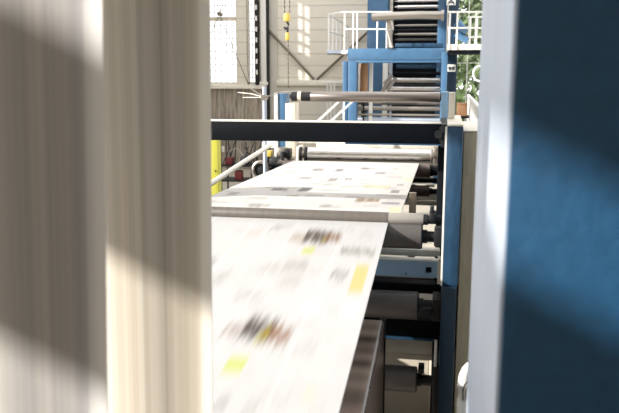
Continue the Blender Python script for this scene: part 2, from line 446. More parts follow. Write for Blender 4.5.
dk.prism([(X_(328, 51, 16.6), 16.5), (X_(348, 51, YT+.33), YT+.33), (X_(348, 51, YT+.33), 18.9), (X_(340, 51, 18.9), 18.9)], 'Z', za-.06, za)
dk.build('deck', lsteel, lc)
MB().cyl(atY(328, 52.5, YT+.6), atY(347, 54, YT+.35), .035, 12).build('bracket_tube', satin, lc)
MB().cyl(atY(327.4, 52.5, YT+.55), atY(329.5, 52.5, YT+.55), .055, 14).build('tube_flange', lsteel, lc)

rc = thing('catwalk', (X_(470, 48, YT-.3), YT-.3, Z_(470, 48, YT-.3)), 'white railed catwalk right of the tower with a thick pale deck edge', 'catwalk')
MB().box(X_(447.5, 46, YT-.3), YT-.3, Z_(460, 50, YT-.3), X_(505, 46, YT-.3), YT+.9, Z_(460, 44.2, YT-.3), .01).build('deck', cream, rc)
MB().box(X_(447.5, 46, YT-.3), YT-.28, Z_(460, 54, YT-.3), X_(505, 46, YT-.3), YT+.85, Z_(460, 50.2, YT-.3)).build('deck_underside_shade', black, rc)  # black box stands in for the shaded underside of the deck
posts(rc, (448.8, 456.3), 11, 50, YT-.32, .018); posts(rc, (469.5, 476, 484), 17, 44, YT+.4); posts(rc, (475,), 11, 44, YT-.25, .016)
rails(rc, 447.5, 500, (12, 28), YT-.32, .018); rails(rc, 468, 500, (17, 37), YT+.4, .018)
bl = MB().tube([atY(457, 22, YT+.2), atY(462, 29, YT+.2), atY(467, 31, YT+.2)], .09, 12); bl.tube([atY(456, 33, YT+.2), atY(462, 38, YT+.2), atY(468, 41, YT+.2)], .07, 12)
bl = bl.build('blue_hose', blue, rc)

# cardboard box on a shelf bracket right of the tower
YS = 11.5
sh = thing('wall_shelf', (X_(462, 117, YS), YS, Z_(462, 117, YS)), 'dark shelf stand carrying the brown box behind the blue frame', 'shelf')
MB().box(X_(455, 116, YS), YS-.1, Z_(462, 118, YS), X_(469, 116, YS), YS+.4, Z_(462, 116, YS), .004).build('board', black, sh)
MB().box(X_(458, 116, YS), YS+.05, 0, X_(461, 116, YS), YS+.15, Z_(462, 118, YS)).build('leg', dark, sh)
b = MB().box(X_(457, 110, YS), YS, Z_(462, 116, YS), X_(467.4, 110, YS), YS+.3, Z_(462, 103.5, YS), .004).build('cardboard_box', card)
tag(b, 'brown cardboard box on the dark shelf behind the blue frame', 'box')
# white coiled hose ring
YG_ = YT-.2; c = atY(479.5, 73.5, YG_)
rg = thing('hose_ring', c-Vector((0, 0, .17)), 'white hose loop hanging under the catwalk deck beside the pale steel frame', 'hose')
MB().tube([c+Vector((.125*math.cos(a), 0, .15*math.sin(a))) for a in np.linspace(0, 2*PI, 25).tolist()], .021, 8).build('loop', plastic, rg)
MB().cyl(c+Vector((0, 0, .15)), Vector((c.x, YG_, Z_(460, 54, YT-.3)+.005)), .008, 8).build('hanger', chain, rg)

# ---------------------------------------------------------------- chain hoist
YH = 14.
hs = thing('chain_hoist', (X_(287, 25, YH), YH, Z_(287, 88, YH)), 'yellow chain hoist block hanging on chains before the beige wall', 'hoist')
hz = lambda y: Z_(287, y, YH)
hxx = X_(287, 30, YH)
def chainmesh(x, z0, z1):
    mb = MB(); z = z0; k = 0
    while z < z1:
        if k % 2: mb.box(x-.005, YH-.013, z, x+.005, YH+.013, z+.055, .003)
        else: mb.box(x-.013, YH-.005, z, x+.013, YH+.005, z+.055, .003)
        z += .042; k += 1
    return mb
for dx in (-.045, .05): chainmesh(hxx+dx, hz(13), 8.6).build('chain', chain, hs)
chainmesh(hxx+.02, hz(88), hz(40)).build('chain', chain, hs)
MB().lathe([(hz(22), .03), (hz(21), .058), (hz(16), .066), (hz(13.5), .05), (hz(13), .02)], (hxx, YH, 0), 'Z', 18).build('hook_block', yellow, hs)
MB().tube([(hxx, YH, hz(22)), (hxx+.03, YH, hz(24.5)), (hxx+.02, YH, hz(27.5)), (hxx-.03, YH, hz(29)), (hxx-.05, YH, hz(27))], .022, 10).build('hook', dark, hs)
MB().tube([(hxx+.01, YH, hz(27.8)), (hxx+.01, YH, hz(33))], .022, 8).build('shackle', dark, hs)
MB().lathe([(hz(40.5), .03), (hz(39), .042), (hz(34), .040), (hz(32.5), .025)], (hxx+.01, YH, 0), 'Z', 16).build('pendant', yellow, hs)

# ================================================================ THE PRESS: FRAMES
# right hand side frame
YP = 4.3
xa, xb = X_(447.5, 127, YP), X_(463.5, 127, YP)
ztop = Z_(455, 126.5, YP)
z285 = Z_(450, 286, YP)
sf = thing('press_frame', (xa, YP, 0), 'blue painted press side frame standing right of the paper webs', 'machine frame')
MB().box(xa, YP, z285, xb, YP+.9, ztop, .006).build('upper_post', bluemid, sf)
MB().box(xa-.002, YP-.02, 0, xb-.006, YP+.9, z285, .006).build('shaded_lower_post', navy, sf)  # darker blue puts shade into the colour of the lower post
MB().box(xa-.012, YP+.001, z285, xa-.001, YP+.012, ztop-.002).build('edge_highlight', white, sf)  # white strip painted in as the highlight along the post edge
MB().box(xa, YP+.001, ztop+.0005, xb, YP+.9, ztop+.012, .003).build('top_plate', cream, sf)
MB().box(-.03, YP+.95, 0, xb-.01, 9.6, 2.1, .004).build('side_plate', black, sf)
# rear posts on the frame
yq = YP+.5
MB().box(X_(441, 108, yq), yq+.02, ztop+.013, X_(448.3, 108, yq), yq+.12, Z_(445, 92, yq), .004).build('mount_post', bluesteel, sf)
MB().box(X_(448.5, 108, yq), yq, ztop+.012, X_(455, 108, yq), yq+.12, Z_(450, 92.5, yq), .004).build('mount_plate', cream, sf)
# khaki cabinet behind with guard rail on top
YK = 4.9
ka, kb = X_(464, 133, YK)+.0, X_(480, 133, YK)
kz = Z_(470, 132, YK)
kc = thing('control_cabinet', ((ka+kb)/2, YK, 0), 'tall narrow khaki cabinet between the blue frame and the pale steel frame', 'cabinet')
MB().box(ka, YK, 0, kb+.2, YK+.9, kz, .006).build('body', khaki, kc)
MB().box(ka-.001, YK-.003, kz, kb+.2, YK+.9, kz+.008, .002).build('top_cover', cream, kc)
gd = thing('guard_rail', (X_(475, 120, 8), 8, 1.8), 'white slatted guard rail running back behind the khaki cabinet', 'railing')
gx = .40; gzt = H-.43*1.0; gzb = gzt-.34
def gzz(Y): return gzt
MB().box(gx-.02, 7.0, gzt-.02, gx+.02, 13, gzt+.03, .005).build('top_rail', white, gd)
MB().box(gx-.02, 7.0, gzb-.03, gx+.02, 13, gzb, .005).build('bottom_rail', white, gd)
for k in range(15):
    y = 7.1+k*.41; MB().box(gx-.012, y, gzb, gx+.012, y+.13, gzt-.02).build('slat', white, gd)
for y in (7.1, 12.7): MB().box(gx-.02, y, 0, gx+.02, y+.06, gzb-.03).build('leg', white, gd)
# left hand side frame: low, seen only past the web's edge
lf = MB(); lf.box(-2.2, 3.9, 0, -1.94, 9.7, 1.28, .006)
tag(lf.build('press_frame', navy), 'low dark blue press frame along the far left edge of the rear paper web', 'machine frame')

# ---------------------------------------------------------------- rollers that span the press
def roller(name, label, xpx0, xpx1, yc, dpx, Y, m, mj, jx1, jr=.45, cat='roller', xl=None, sleeve=None, group=None, jl=None):
    """xpx1: right end of the body in view; jx1: right end of its journal"""
    xm = (xpx1+(xpx0 or 300))/2
    r = dpx/2*Y/F; z = Z_(xpx1, yc, Y)
    xa_ = xl if xl is not None else X_(xpx0, yc, Y); xb_ = X_(xpx1, yc, Y)
    xj = X_(jx1, yc, Y)
    t = thing(name, ((xa_+xb_)/2, Y, z-r), label, cat, group)
    if sleeve:
        xs = X_(sleeve[0], yc, Y)
        MB().lathe([(xa_, r*.95), (xa_+.006, r), (xs, r)], (0, Y, z), 'X', 40).build('body', m, t)
        MB().lathe([(xs+.001, r*.985), (xb_-.006, r*.985), (xb_, r*.93)], (0, Y, z), 'X', 40).build('end_sleeve', sleeve[1], t)
    else:
        MB().lathe([(xa_, r*.92), (xa_+.008, r), (xb_-.008, r), (xb_, r*.92)], (0, Y, z), 'X', 40).build('body', m, t)
    j = MB().lathe([(xb_, r*jr*1.25), (xb_+.03, r*jr*1.25), (xb_+.03, r*jr), (xj, r*jr)], (0, Y, z), 'X', 24)
    j.build('shaft', mj, t)
    MB().lathe([((jl if jl is not None else xa_-.14), r*jr), (xa_, r*jr)], (0, Y, z), 'X', 24).build('shaft', mj, t)
    return t, z, r, xa_, xb_
YN = 4.8
xfr = xa+.004                                          # journals run into the frame
# nip pair
tn, zn, rn, _, _ = roller('nip_roller', 'slim grey roller lying across the break between the two paper webs', None, 423.5, 219.5, 12.5, YN, nip, dark, 444, .7, xl=-1.86, sleeve=(388.6, sleevem))
zl = Z_(423, 236.5, YN); rl = 26/2*YN/F
tr, zl, rl, _, xrl = roller('web_roller', 'thick charcoal roller under the slim grey roller, its end clear of the web', None, 422.5, 236.3, 26, YN-.02, rubber, dark, 444, .42, xl=-1.86)
# bearing housings on the frame beside the nip pair
bh = MB(); pb(bh, 429, 214, 436, 222, YN-.07, .14, .008); pb(bh, 430, 207, 434, 214, YN-.03, .07, .005)
pb(bh, 434, 230, 446, 247, YN-.07, .14, .008)
tag(bh.build('bearing_housing', dark), 'dark bearing housing holding the slim grey and thick charcoal roller ends', 'bearing')
# large roller below
roller('web_roller', 'large grey roller below the pale blue plate', None, 418.6, 305.8, 29, YN+.1, rubber, dark, 443, .45, xl=-1.86)
bh = MB(); pb(bh, 419.5, 309, 432, 315, YN+.0, .2, .006); pb(bh, 432, 300, 444, 322, YN+.02, .2, .008)
tag(bh.build('bearing_housing', dark), 'dark stepped bearing housing at the end of the large grey roller', 'bearing')
# lowest roller
roller('web_roller', 'dark short-ended roller nearest the bottom of the photo', None, 417, 379.5, 27, YN+.15, rubber, dark, 441, .4, xl=-1.0)
bh = MB(); pb(bh, 432, 367, 440, 420, YN+.08, .12, .008); pb(bh, 418, 369, 424, 374, YN+.08, .12, .004)
tag(bh.build('bearing_housing', dark), 'tall dark bearing block beside the lowest roller', 'bearing')
# cross members under the webs
def cross(name, label, m, x0, y0, x1, y1, Y, dY, cat='beam', xl=None, bev=.004):
    mb = MB(); z0_, z1_ = Z_(410, y1, Y), Z_(410, y0, Y)
    mb.box(xl if xl is not None else X_(x0, (y0+y1)/2, Y), Y, z0_, X_(x1, (y0+y1)/2, Y), Y+dY, z1_, bev)
    o = mb.build(name, m); tag(o, label, cat); return o
cross('tie_bar', 'white tie bar between the charcoal roller and the pale blue plate', cream, 0, 249.5, 440, 256, YN+.35, .1, xl=-1.93)
bp_ = thing('spray_plate', (X_(405, 276, YN+.15), YN+.15, Z_(405, 276, YN+.15)), 'pale blue steel plate with a square hole under the rollers', 'plate')
mb = MB(); Yq = YN+.2
z0_, z1_ = Z_(405, 276.5, Yq), Z_(405, 259.5, Yq); xh0, xh1 = X_(425.8, 270, Yq), X_(431.5, 270, Yq); zh0, zh1 = Z_(428, 273, Yq), Z_(428, 267, Yq); xe = X_(437.5, 268, Yq)
mb.box(-1.93, Yq, z0_, xh0, Yq+.03, z1_).box(xh1, Yq, z0_, xe, Yq+.03, z1_).box(xh0, Yq, zh1, xh1, Yq+.03, z1_).box(xh0, Yq, z0_, xh1, Yq+.03, zh0)
mb.build('plate', bluesteel, bp_, smooth=False)
MB().box(-1.93, Yq-.012, z1_-.004, xe, Yq+.035, z1_+.008).build('top_lip', white, bp_)
MB().box(xh0-.003, Yq+.032, zh0-.01, xh1+.003, Yq+.04, zh1+.01).build('hole_backing', black, bp_)
MB().cyl((X_(406, 272, Yq), Yq-.006, Z_(406, 273.5, Yq)), (X_(406, 272, Yq), Yq, Z_(406, 273.5, Yq)), .006, 10).build('bolt', dark, bp_)
MB().box(xe, Yq-.04, Z_(430, 282, Yq), xe+.02, Yq+.06, z1_+.02).build('end_bracket', cream, bp_)
cross('web_strip', 'brown blurred strip just under the pale blue plate', browng, 0, 277.5, 440, 283, YN+.47, .1, xl=-1.93)
cross('tie_bar', 'black bar resting above the large grey roller', black, 0, 283.5, 440, 293, YN+.32, .12, xl=-1.93)
cross('tie_bar', 'wide black bar below the large grey roller with a thin blue lower edge', black, 0, 320, 438, 337.5, YN+.3, .15, xl=-1.93)
o = cross('tie_bar', 'thin blue strip beneath the wide black bar', bluemid, 0, 338, 436, 340.3, YN+.28, .16, xl=-1.93)
# pale lower cover panel
cp = thing('cover_panel', (X_(405, 400, YN+.7), YN+.7, 0), 'beige lower cover panel behind the lowest roller', 'panel')
Yc = YN+.6
MB().box(-1.9, Yc, Z_(405, 353.5, Yc), X_(436, 345, Yc), Yc+.05, Z_(405, 339, Yc), .004).build('upper_strip', cream, cp)
MB().box(-1.9, Yc+.012, 0, X_(428, 380, Yc), Yc+.05, Z_(405, 354.5, Yc), .002).build('panel', beige, cp)
MB().box(X_(428.6, 380, Yc), Yc+.006, 0, X_(440, 380, Yc), Yc+.05, Z_(405, 354.5, Yc), .002).build('panel', beige, cp)
tag(MB().box(X_(434.2, 350, YN), YN, Z_(435, 367, YN), X_(437.2, 350, YN), YN+.03, Z_(435, 341, YN), .003).build('white_bracket', white), 'short white vertical bracket above the tall dark bearing block', 'bracket')

# rear turning rollers beside the far end of the rear web
YR = 8.7
roller('turning_roller', 'short brown roller end right of the rear web, the upper of two', None, 430.5, 171, 14.5, YR, browng, black, 443.0, .6, xl=-1.86)
roller('turning_roller', 'small brown roller end right of the rear web, the lower of two', None, 429.5, 191.2, 11.5, YR-.1, browng, black, 443.0, .45, xl=-1.86)
cross('tie_bar', 'dark blue bar between the two brown roller ends', black, 0, 178.5, 441, 182.5, YR+.05, .1, xl=-1.93)
cross('tie_bar', 'beige rod below the small brown roller ends', beige, 0, 200, 441, 202.3, YR-.4, .04, xl=-1.93)
cross('catch_tray', 'pale tray behind the small brown roller ends', cream, 0, 184, 442.5, 205, YR+.5, .05, 'tray', xl=-1.93)
# long polished roller above the far end
t5, z5, r5, xa5, xb5 = roller('idler_roller', 'long polished steel roller above the far end of the rear web', 308, 431.5, 157, 15.5, YR+.35, steel, satin, 443, .5, jl=X_(298, 157, YR+.35))
fl_ = MB()
for q in (300, 305): fl_.cyl((X_(q, 158, YR+.35), YR+.35, z5), (X_(q+1.8, 158, YR+.35), YR+.35, z5), 8.2*YR/F, 24)
fl_.build('flange', dark, t5)
hb = MB(); pb(hb, 433, 148, 438.5, 168, YR+.25, .2, .01); pb(hb, 430.5, 152, 441, 158, YR+.22, .1, .01)
tag(hb.build('bearing_housing', satin), 'silver bearing bracket at the right end of the long polished roller', 'bearing')
gap = cross('cross_beam', 'cream beam right under the black crossbar', cream, 262, 144.8, 442, 150.2, YR+.8, .2)
cbr = thing('clamp_bar', (-1, YR+.12, Z_(370, 161, YR+.15)), 'thin rod with small dark clamps along the far edge of the rear web', 'clamp bar')
zc_ = Z_(370, 163.2, YR+.17)
MB().cyl((-1.95, YR+.17, zc_), (-.028, YR+.17, zc_), .008, 10).build('rod', satin, cbr)
for q in (336, 364, 383, 411):
    mb = MB(); pb(mb, q-2.2, 163.4, q+2.2, 166.2, YR+.15, .04, .003); mb.build('clamp', dark, cbr)
# grey bar roller on two posts
YG = 9.4
t6, z6, r6, _, _ = roller('bar_roller', 'long smooth grey roller above the black crossbar', 311, 440, 97.3, 10.4, YG, dsatin, dark, 444, .5, jl=X_(290, 97, YG))
MB().lathe([(X_(301.5, 97, YG), r6*.9), (X_(311, 97, YG), r6*.9)], (0, YG, z6), 'X', 30).build('dark_collar', dark, t6)
MB().lathe([(X_(298, 97, YG), r6*.95), (X_(301.4, 97, YG), r6*.95)], (0, YG, z6), 'X', 30).build('tan_collar', beige, t6)
MB().lathe([(X_(292, 97, YG), r6*.9), (X_(297.9, 97, YG), r6*.9)], (0, YG, z6), 'X', 30).build('dark_collar', dark, t6)
ps_ = thing('roller_post', (X_(286, 120, YG), YG, 0), 'white and blue post under the left end of the long grey roller', 'post')
MB().box(X_(275, 110, YG), YG-.05, 1.282, X_(278.5, 110, YG), YG+.2, Z_(280, 93, YG), .005).build('white_face', white, ps_)
MB().box(X_(278.6, 110, YG), YG-.03, 1.282, X_(286, 110, YG), YG+.2, Z_(280, 93.5, YG), .004).build('blue_face', blue, ps_)
MB().box(X_(286.1, 110, YG), YG-.05, 1.282, X_(296, 110, YG), YG+.2, Z_(280, 103, YG), .005).build('cream_face', beige, ps_)
# black crossbar
YX = 5.0
xl0 = -1.93
zt, zb_ = Z_(320, 122.6, YX), Z_(320, 142.0, YX)
cb = thing('crossbar', (-1, YX, zb_), 'wide near-black crossbar spanning the press above the rear web', 'crossbar')
xr0 = X_(441, 133, YX)
MB().box(xl0-.4, YX, zb_, xr0, YX+.09, zt, .004).build('bar', black, cb)
MB().box(xl0-.4, YX-.003, zt+.0005, xr0, YX+.09, zt+.009, .002).build('top_highlight', cream, cb)  # cream strip stands in for the highlight on the bar's upper edge
MB().box(X_(345, 143, YX), YX+.005, zb_-.012, xr0, YX+.06, zb_-.001).build('lower_lip', bluemid, cb)
MB().box(xr0+.001, YX-.02, zb_-.02, xa+.01, YX+.08, zt, .003).build('end_plate', dark, cb)
k = MB(); kc_ = atY(438.3, 134.5, YX-.02); k.cyl(kc_-Vector((0, .02, 0)), kc_+Vector((0, .02, 0)), .026, 18); pb(k, 439.5, 127, 441.4, 142, YX-.012, .02, .003)
k.build('knob', dark, cb)
tag(MB().box(xl0-.75, YX, 0, xl0-.42, YX+.4, zt+.02, .01).build('support_post', navy), 'blue post carrying the left end of the black crossbar', 'post')

tag(MB().box(X_(409, 204, 5.7), 5.7, .0, X_(416, 204, 5.7), 5.74, Z_(412, 193, 5.7), .002).build('guide_plate', browntan), 'narrow tan plate just right of the near corner of the rear web', 'guide plate')
# ---------------------------------------------------------------- motor at the far left corner
YM = 9.0
mt = thing('drive_motor', (X_(275, 178, YM), YM, Z_(275, 178, YM)), 'silver gear motor at the left end of the polished roller', 'motor')
c0 = atY(261, 170, YM)
MB().lathe([(-.02, .04), (0, .085), (.05, .105), (.12, .10), (.15, .08), (.16, .03)][::-1], (c0.x, c0.y, c0.z), 'Y', 26).build('fan_housing', dark, mt)
MB().tube([c0+Vector((.095*math.cos(a), -.03, .105*math.sin(a))) for a in np.linspace(0, 2*PI, 25)], .022, 8).build('silver_ring', satin, mt)
mb = MB(); pb(mb, 269, 158, 283, 167, YM+.0, .2, .02); pb(mb, 283, 149, 290, 160, YM+.02, .15, .015); pb(mb, 280, 152, 284, 166, YM-.02, .2, .012)
mb.build('gearbox', dark, mt)
mb = MB(); pb(mb, 276, 148, 285, 158, YM+.05, .2, .02); pb(mb, 284, 158, 297, 170, YM+.05, .2, .02); mb.cyl(atY(283, 163, YM-.02), atY(283, 163, YM+.1), .07, 18)
mb.build('motor_body', satin, mt)
mb = MB(); pb(mb, 266, 151, 271, 157, YM-.02, .12, .01); mb.build('yellow_cap', yellow, mt)
MB().tube([atY(283, 168, YM-.1), atY(279, 172, YM-.12), atY(273, 176, YM-.1), atY(268, 178, YM-.05)], .022, 8).build('cable', black, mt)
mb = MB(); pb(mb, 296, 147, 299, 176, YM, .3, .01); mb.build('end_plate', cream, mt)
mb = MB(); pb(mb, 268, 168, 297, 171.5, YM-.0, .3, .01); pb(mb, 270, 171.5, 275, 184, YM, .1); pb(mb, 290, 171.5, 295, 184, YM, .1); mb.build('base_frame', dark, mt)
# steel post with clamp and rods
pst = thing('clamp_post', (X_(264.5, 178, 8.6), 8.6, 0), 'slim pale steel post with a clamp and thin rods at the left', 'post')
YC = 8.6; px_ = X_(264.8, 130, YC)
MB().cyl((px_, YC, 1.282), (px_, YC, Z_(264, 87, YC)), .024, 16).build('tube', lsteel, pst)
MB().cyl((px_, YC-.05, Z_(264, 97.5, YC)), (px_, YC+.05, Z_(264, 97.5, YC)), .034, 16).build('clamp', satin, pst)
rd = MB(); a0 = Vector((px_, YC, Z_(264, 97.5, YC)))
rd.tube([a0, atY(280, 92.5, YC+.1), atY(290, 91.5, YC+.3), atY(302, 91, YC+.6)], .007, 8); rd.tube([a0, atY(252, 94, YC+.1), atY(238, 92.5, YC+.2)], .006, 8)
rd.cyl(a0, atY(243, 97.5, YC+.1), .005, 8); rd.cyl(a0, atY(250, 88, YC+.4), .005, 8)
rd.build('rod', satin, pst)
# diagonal handrail
hr = MB().tube([atY(196, 193, 6.6), atY(212, 183, 7.0), atY(240, 164.5, 7.8), atY(270, 145.5, 8.56)], .026, 14)
tag(hr.build('handrail', cream), 'white tubular handrail sloping up to the slim pale post', 'handrail')
# lime yellow post
yp = thing('safety_post', (X_(213, 170, 9.6), 9.6, 0), 'lime yellow safety post at the left edge behind the handrail', 'post')
MB().box(X_(205, 165, 9.6), 9.6, 0, X_(218, 165, 9.6), 9.75, Z_(214, 128, 9.6), .01).build('post', lime, yp)
MB().cyl(atY(215.5, 171, 9.59), atY(215.5, 171, 9.62), .012, 10).build('bolt', dark, yp)
# tool trolley against the board wall
tt = thing('tool_trolley', (X_(238, 175, 15), 15, 0), 'cluttered dark trolley loaded with bars and red boxes before the board wall', 'trolley')
TY = 15.; txa, txb = X_(220, 165, TY), X_(252, 165, TY)
mb = MB()
for x in (txa, txb-.03):
    for y in (TY, TY+.5): mb.box(x, y, .08, x+.03, y+.03, .78)
mb.box(txa, TY, .3, txb, TY+.53, .33).box(txa, TY, .62, txb, TY+.53, .65)
mb.build('frame', dark, tt)
for x in (txa, txb-.03):
    for y in (TY, TY+.5): MB().cyl((x, y+.015, .05), (x+.03, y+.015, .05), .05, 14).build('wheel', dark, tt)
mb = MB(); random.seed(3)
for k in range(11):
    x = random.uniform(txa, txb); y = TY+random.uniform(.05, .45)
    mb.cyl((x, y, .66), (x+random.uniform(-.25, .25), y+random.uniform(-.1, .1), random.uniform(.9, 1.35)), .012, 8)
mb.build('bar_stock', dark, tt)
mb = MB(); mb.tube([(txa+.1, TY+.1, .66), (txa+.2, TY+.05, .95), (txa+.35, TY+.1, 1.0), (txb-.1, TY+.1, .7)], .010, 8); mb.build('grey_hose', satin, tt)
for (q0, q1, z0_, z1_, m, nm) in ((.10, .24, .65, .80, red, 'red box on a trolley shelf'), (.30, .44, .33, .52, red, 'red box on the lower trolley shelf'), (.42, .6, .65, .84, dark, 'dark case on the trolley shelf')):
    tag(MB().box(txa+q0, TY+.04, z0_, txa+q1, TY+.24, z1_, .01).build('tool_box', m), nm.replace('a trolley shelf', 'the upper trolley shelf') + ' before the board wall', 'box')
# socket plate on the board wall
tag(MB().box(X_(222, 149, YJ-.06), YJ-.09, Z_(222, 152, YJ-.06), X_(224.5, 149, YJ-.06), YJ-.05, Z_(222, 146, YJ-.06), .005).build('socket_plate', white), 'small white socket plate on the grey board wall', 'socket')
# stair rails beside the tower
st = thing('stair_rail', (X_(335, 110, 12.5), 12.5, 0), 'pair of white sloping stair rails left of the tower', 'railing')
for a, b in (((316, 123), (345, 96)), ((328, 124), (353, 101))):
    MB().cyl(atY(*a, 11.8), atY(*b, 13.2), .02, 12).build('rail', white, st)
for (a, Y0) in (((317, 122), 11.85), ((331, 121), 11.95), ((344, 97), 13.15)):
    p = atY(*a, Y0); MB().cyl((p.x, p.y, 0), p, .017, 10).build('post', white, st)
st2 = thing('guard_rail', (X_(330, 80, 18), 18, 0), 'thin white upright guard rail behind the stair rails', 'railing')
for x in (327.5, 331, 334.5):
    MB().cyl((X_(x, 100, 18), 18, 0), (X_(x, 100, 18), 18, Z_(x, 82, 18)), .022, 8).build('post', white, st2)
MB().cyl(atY(322, 82.5, 18), atY(366, 82.5, 18), .025, 8).build('rail', white, st2)

# ================================================================ PAPER
def blocks_to_colour(nu, nv, u_of, blocks, base, smear, gutters=(), seed=1, jit=0.):
    rg = np.random.default_rng(seed)
    A = np.zeros((nv, nu, 3))+np.array(lin(base))
    # faint column texture
    U = np.linspace(0, 1, nu)[None, :]; V = np.linspace(0, 1, nv)[:, None]
    for (u0, u1, v0, v1, col, k, tex) in blocks:
        jj = jit*rg.normal(0, 1, (1, nu)) if tex else 0
        m = (U >= u0) & (U <= u1) & (V+jj >= v0) & (V+jj <= v1)
        c = np.array(lin(col)); w = k*np.ones((nv, nu))
        if tex: 
            t = rg.random((1, nu))*.75+.25*rg.random((nv, nu)); t = smooth1(t, 3, 1)
            w = w*np.clip(.35+1.1*t, 0, 1)
        w = w*m
        A = A*(1-w[..., None])+c*w[..., None]
    A = smooth1(A, smear, 0); A = smooth1(A, 3, 1)
    for g, wd in gutters:
        m = np.exp(-((U-g)/wd)**2)[..., None]*np.ones((nv, 1, 1)); A = A*(1-.28*m)+.64*.28*m
    s = smooth1(rg.normal(0, 1, (1, nu)), 3, 1)*.012
    return np.clip(A*(1+s[..., None]), 0, .93)

# front web: over the thick roller and down towards the camera
xw1 = X_(388.3, 222, YN-.05)                            # right edge
xw0 = -1.82
zt1 = zl+rl+.002; Yt1 = YN-.02
zend = Z_(335, 413, 2.45)
# slope towards the camera from the two measured points of its right edge
Yp2 = 2.45
for _ in range(60):                                     # find Y at which the edge at x=335,y=413 has X=xw1
    if X_(335, 413, Yp2) > xw1: Yp2 += .02
    else: break
zp2 = Z_(335, 413, Yp2)
slope1 = (zt1-zp2)/(Yt1-Yp2)
path = []                                               # (y, z) from behind the roller to the front
rw = rl+.002
path.append((Yt1+rw, zl-.08)); path.append((Yt1+rw, zl-.04))
for a in np.linspace(0, 90+math.degrees(math.atan(slope1)), 9): path.append((Yt1+rw*math.cos(math.radians(a)), zl+rw*math.sin(math.radians(a))))
ys1, zs1 = path[-1]
LEN = ys1-1.2
NV1 = 520
tt_ = np.linspace(0, 1, NV1-len(path)+1)[1:]
path += [(ys1-LEN*t, zs1-slope1*LEN*t) for t in tt_]
path = np.array(path)
NU1 = 300
def v1(us, vs):
    P = np.zeros((NV1, NU1, 3)); P[..., 0] = (xw0+(xw1-xw0)*us)[None, :]
    P[..., 1] = path[:, 0][:, None]; P[..., 2] = path[:, 1][:, None]; return P
def plane1(px, py):                                     # view point -> (u, v) on the front web
    lo, hi = 1.0, 6.0
    for _ in range(40):
        m_ = (lo+hi)/2; p = atY(px, py, m_)
        if p.z > zs1-slope1*(ys1-m_): lo = m_
        else: hi = m_
    p = atY(px, py, lo); t = (ys1-p.y)/LEN
    return (p.x-xw0)/(xw1-xw0), (len(path)-len(tt_)+t*len(tt_))/NV1
def B1(x0, y0, x1, y1, col, k=.8, tex=True):
    u0, _ = plane1(x0, (y0+y1)/2); u1, _ = plane1(x1, (y0+y1)/2)
    _, va = plane1(x0, y0); _, vb_ = plane1(x0, y1)
    return (min(u0, u1), max(u0, u1), min(va, vb_), max(va, vb_), col, k, tex)
bl1 = [B1(290, 233, 306, 241, (150, 125, 95), .55), B1(305, 230, 330, 242, (70, 54, 40), .95), B1(326, 233, 342, 242, (120, 86, 56), .9), B1(322, 238, 326, 242, (150, 136, 30), .8),
       B1(303, 247, 315, 253, (176, 184, 60), .8, False), B1(341, 248, 376, 253, (95, 95, 80), .75), B1(331, 271, 348, 278, (110, 105, 100), .7),
       B1(352, 264, 366, 292, (186, 176, 96), .8, False), B1(267, 262, 278, 270, (160, 155, 150), .5), B1(284, 262, 308, 272, (150, 145, 140), .5), B1(282, 272, 300, 288, (170, 165, 160), .4),
       B1(235, 291, 260, 298, (150, 145, 140), .5), B1(272, 225, 283, 229, (130, 125, 118), .6), B1(219, 271, 230, 278, (150, 145, 140), .5), B1(250, 228, 262, 236, (190, 160, 140), .3),
       B1(225, 322, 250, 334, (130, 105, 95), .6), B1(244, 318, 276, 338, (58, 44, 38), .95), B1(262, 326, 292, 342, (128, 90, 60), .9), B1(256, 330, 268, 342, (150, 144, 40), .8),
       B1(226, 357, 246, 371, (178, 186, 60), .85, False), B1(286, 362, 332, 369, (200, 196, 192), .5), B1(214, 398, 228, 412, (120, 115, 110), .5), B1(208, 258, 216, 266, (120, 120, 118), .5),
       B1(303, 388, 318, 402, (205, 200, 140), .35), B1(212, 240, 240, 250, (195, 190, 186), .5), B1(340, 300, 360, 318, (215, 210, 205), .5), B1(300, 300, 322, 312, (215, 210, 205), .5)]
rq = random.Random(5)
for k in range(90):
    u_, v_ = rq.random()*.97, rq.uniform(.04, .95); bl1.append((u_, u_+rq.uniform(.03, .09), v_, v_+rq.uniform(.01, .05), (150, 146, 142), rq.uniform(.08, .32), True))
gut = [(plane1(348, 221)[0], .006), (plane1(300, 221)[0], .006), (plane1(255, 221)[0], .006), (plane1(212, 221)[0], .006)]
colA = blocks_to_colour(NU1, NV1, None, bl1, (190, 189, 189), 31, gut, 5, .008)
w = paper_mesh('front_web', v1, NU1, NV1, colA)
tag(w, 'white printed newspaper web sloping down towards the camera from the thick roller', 'paper web')

# rear web: from the turning roller to just behind the nip pair
Yr0, Yr1 = YR, YN+.27
zr0 = Z_(430.5, 171, YR)+14.5/2*YR/F+.002
xr_near = X_(401.8, 210, YN+.2)
zr1 = Z_(402, 211.5, YN+.2)
x2l, x2r = -1.74, xr_near
p2 = [(Yr0+.085, zr0-.2), (Yr0+.085, zr0-.12)]+[(Yr0+.085*math.cos(math.radians(a)), zr0-.085+.085*math.sin(math.radians(a))) for a in range(0, 90, 12)]
nflat = 300
p2 += [(Yr0+(Yr1-Yr0)*t, zr0+(zr1-zr0)*t) for t in np.linspace(0, 1, nflat)]
rb = .05
p2 += [(Yr1-rb*math.sin(math.radians(a)), zr1-rb+rb*math.cos(math.radians(a))) for a in range(10, 91, 10)]
p2 += [(Yr1-rb, zr1-rb-q) for q in (.02, .04, .06)]
p2 = np.array(p2); NV2 = len(p2); NU2 = 260; n0_ = 10
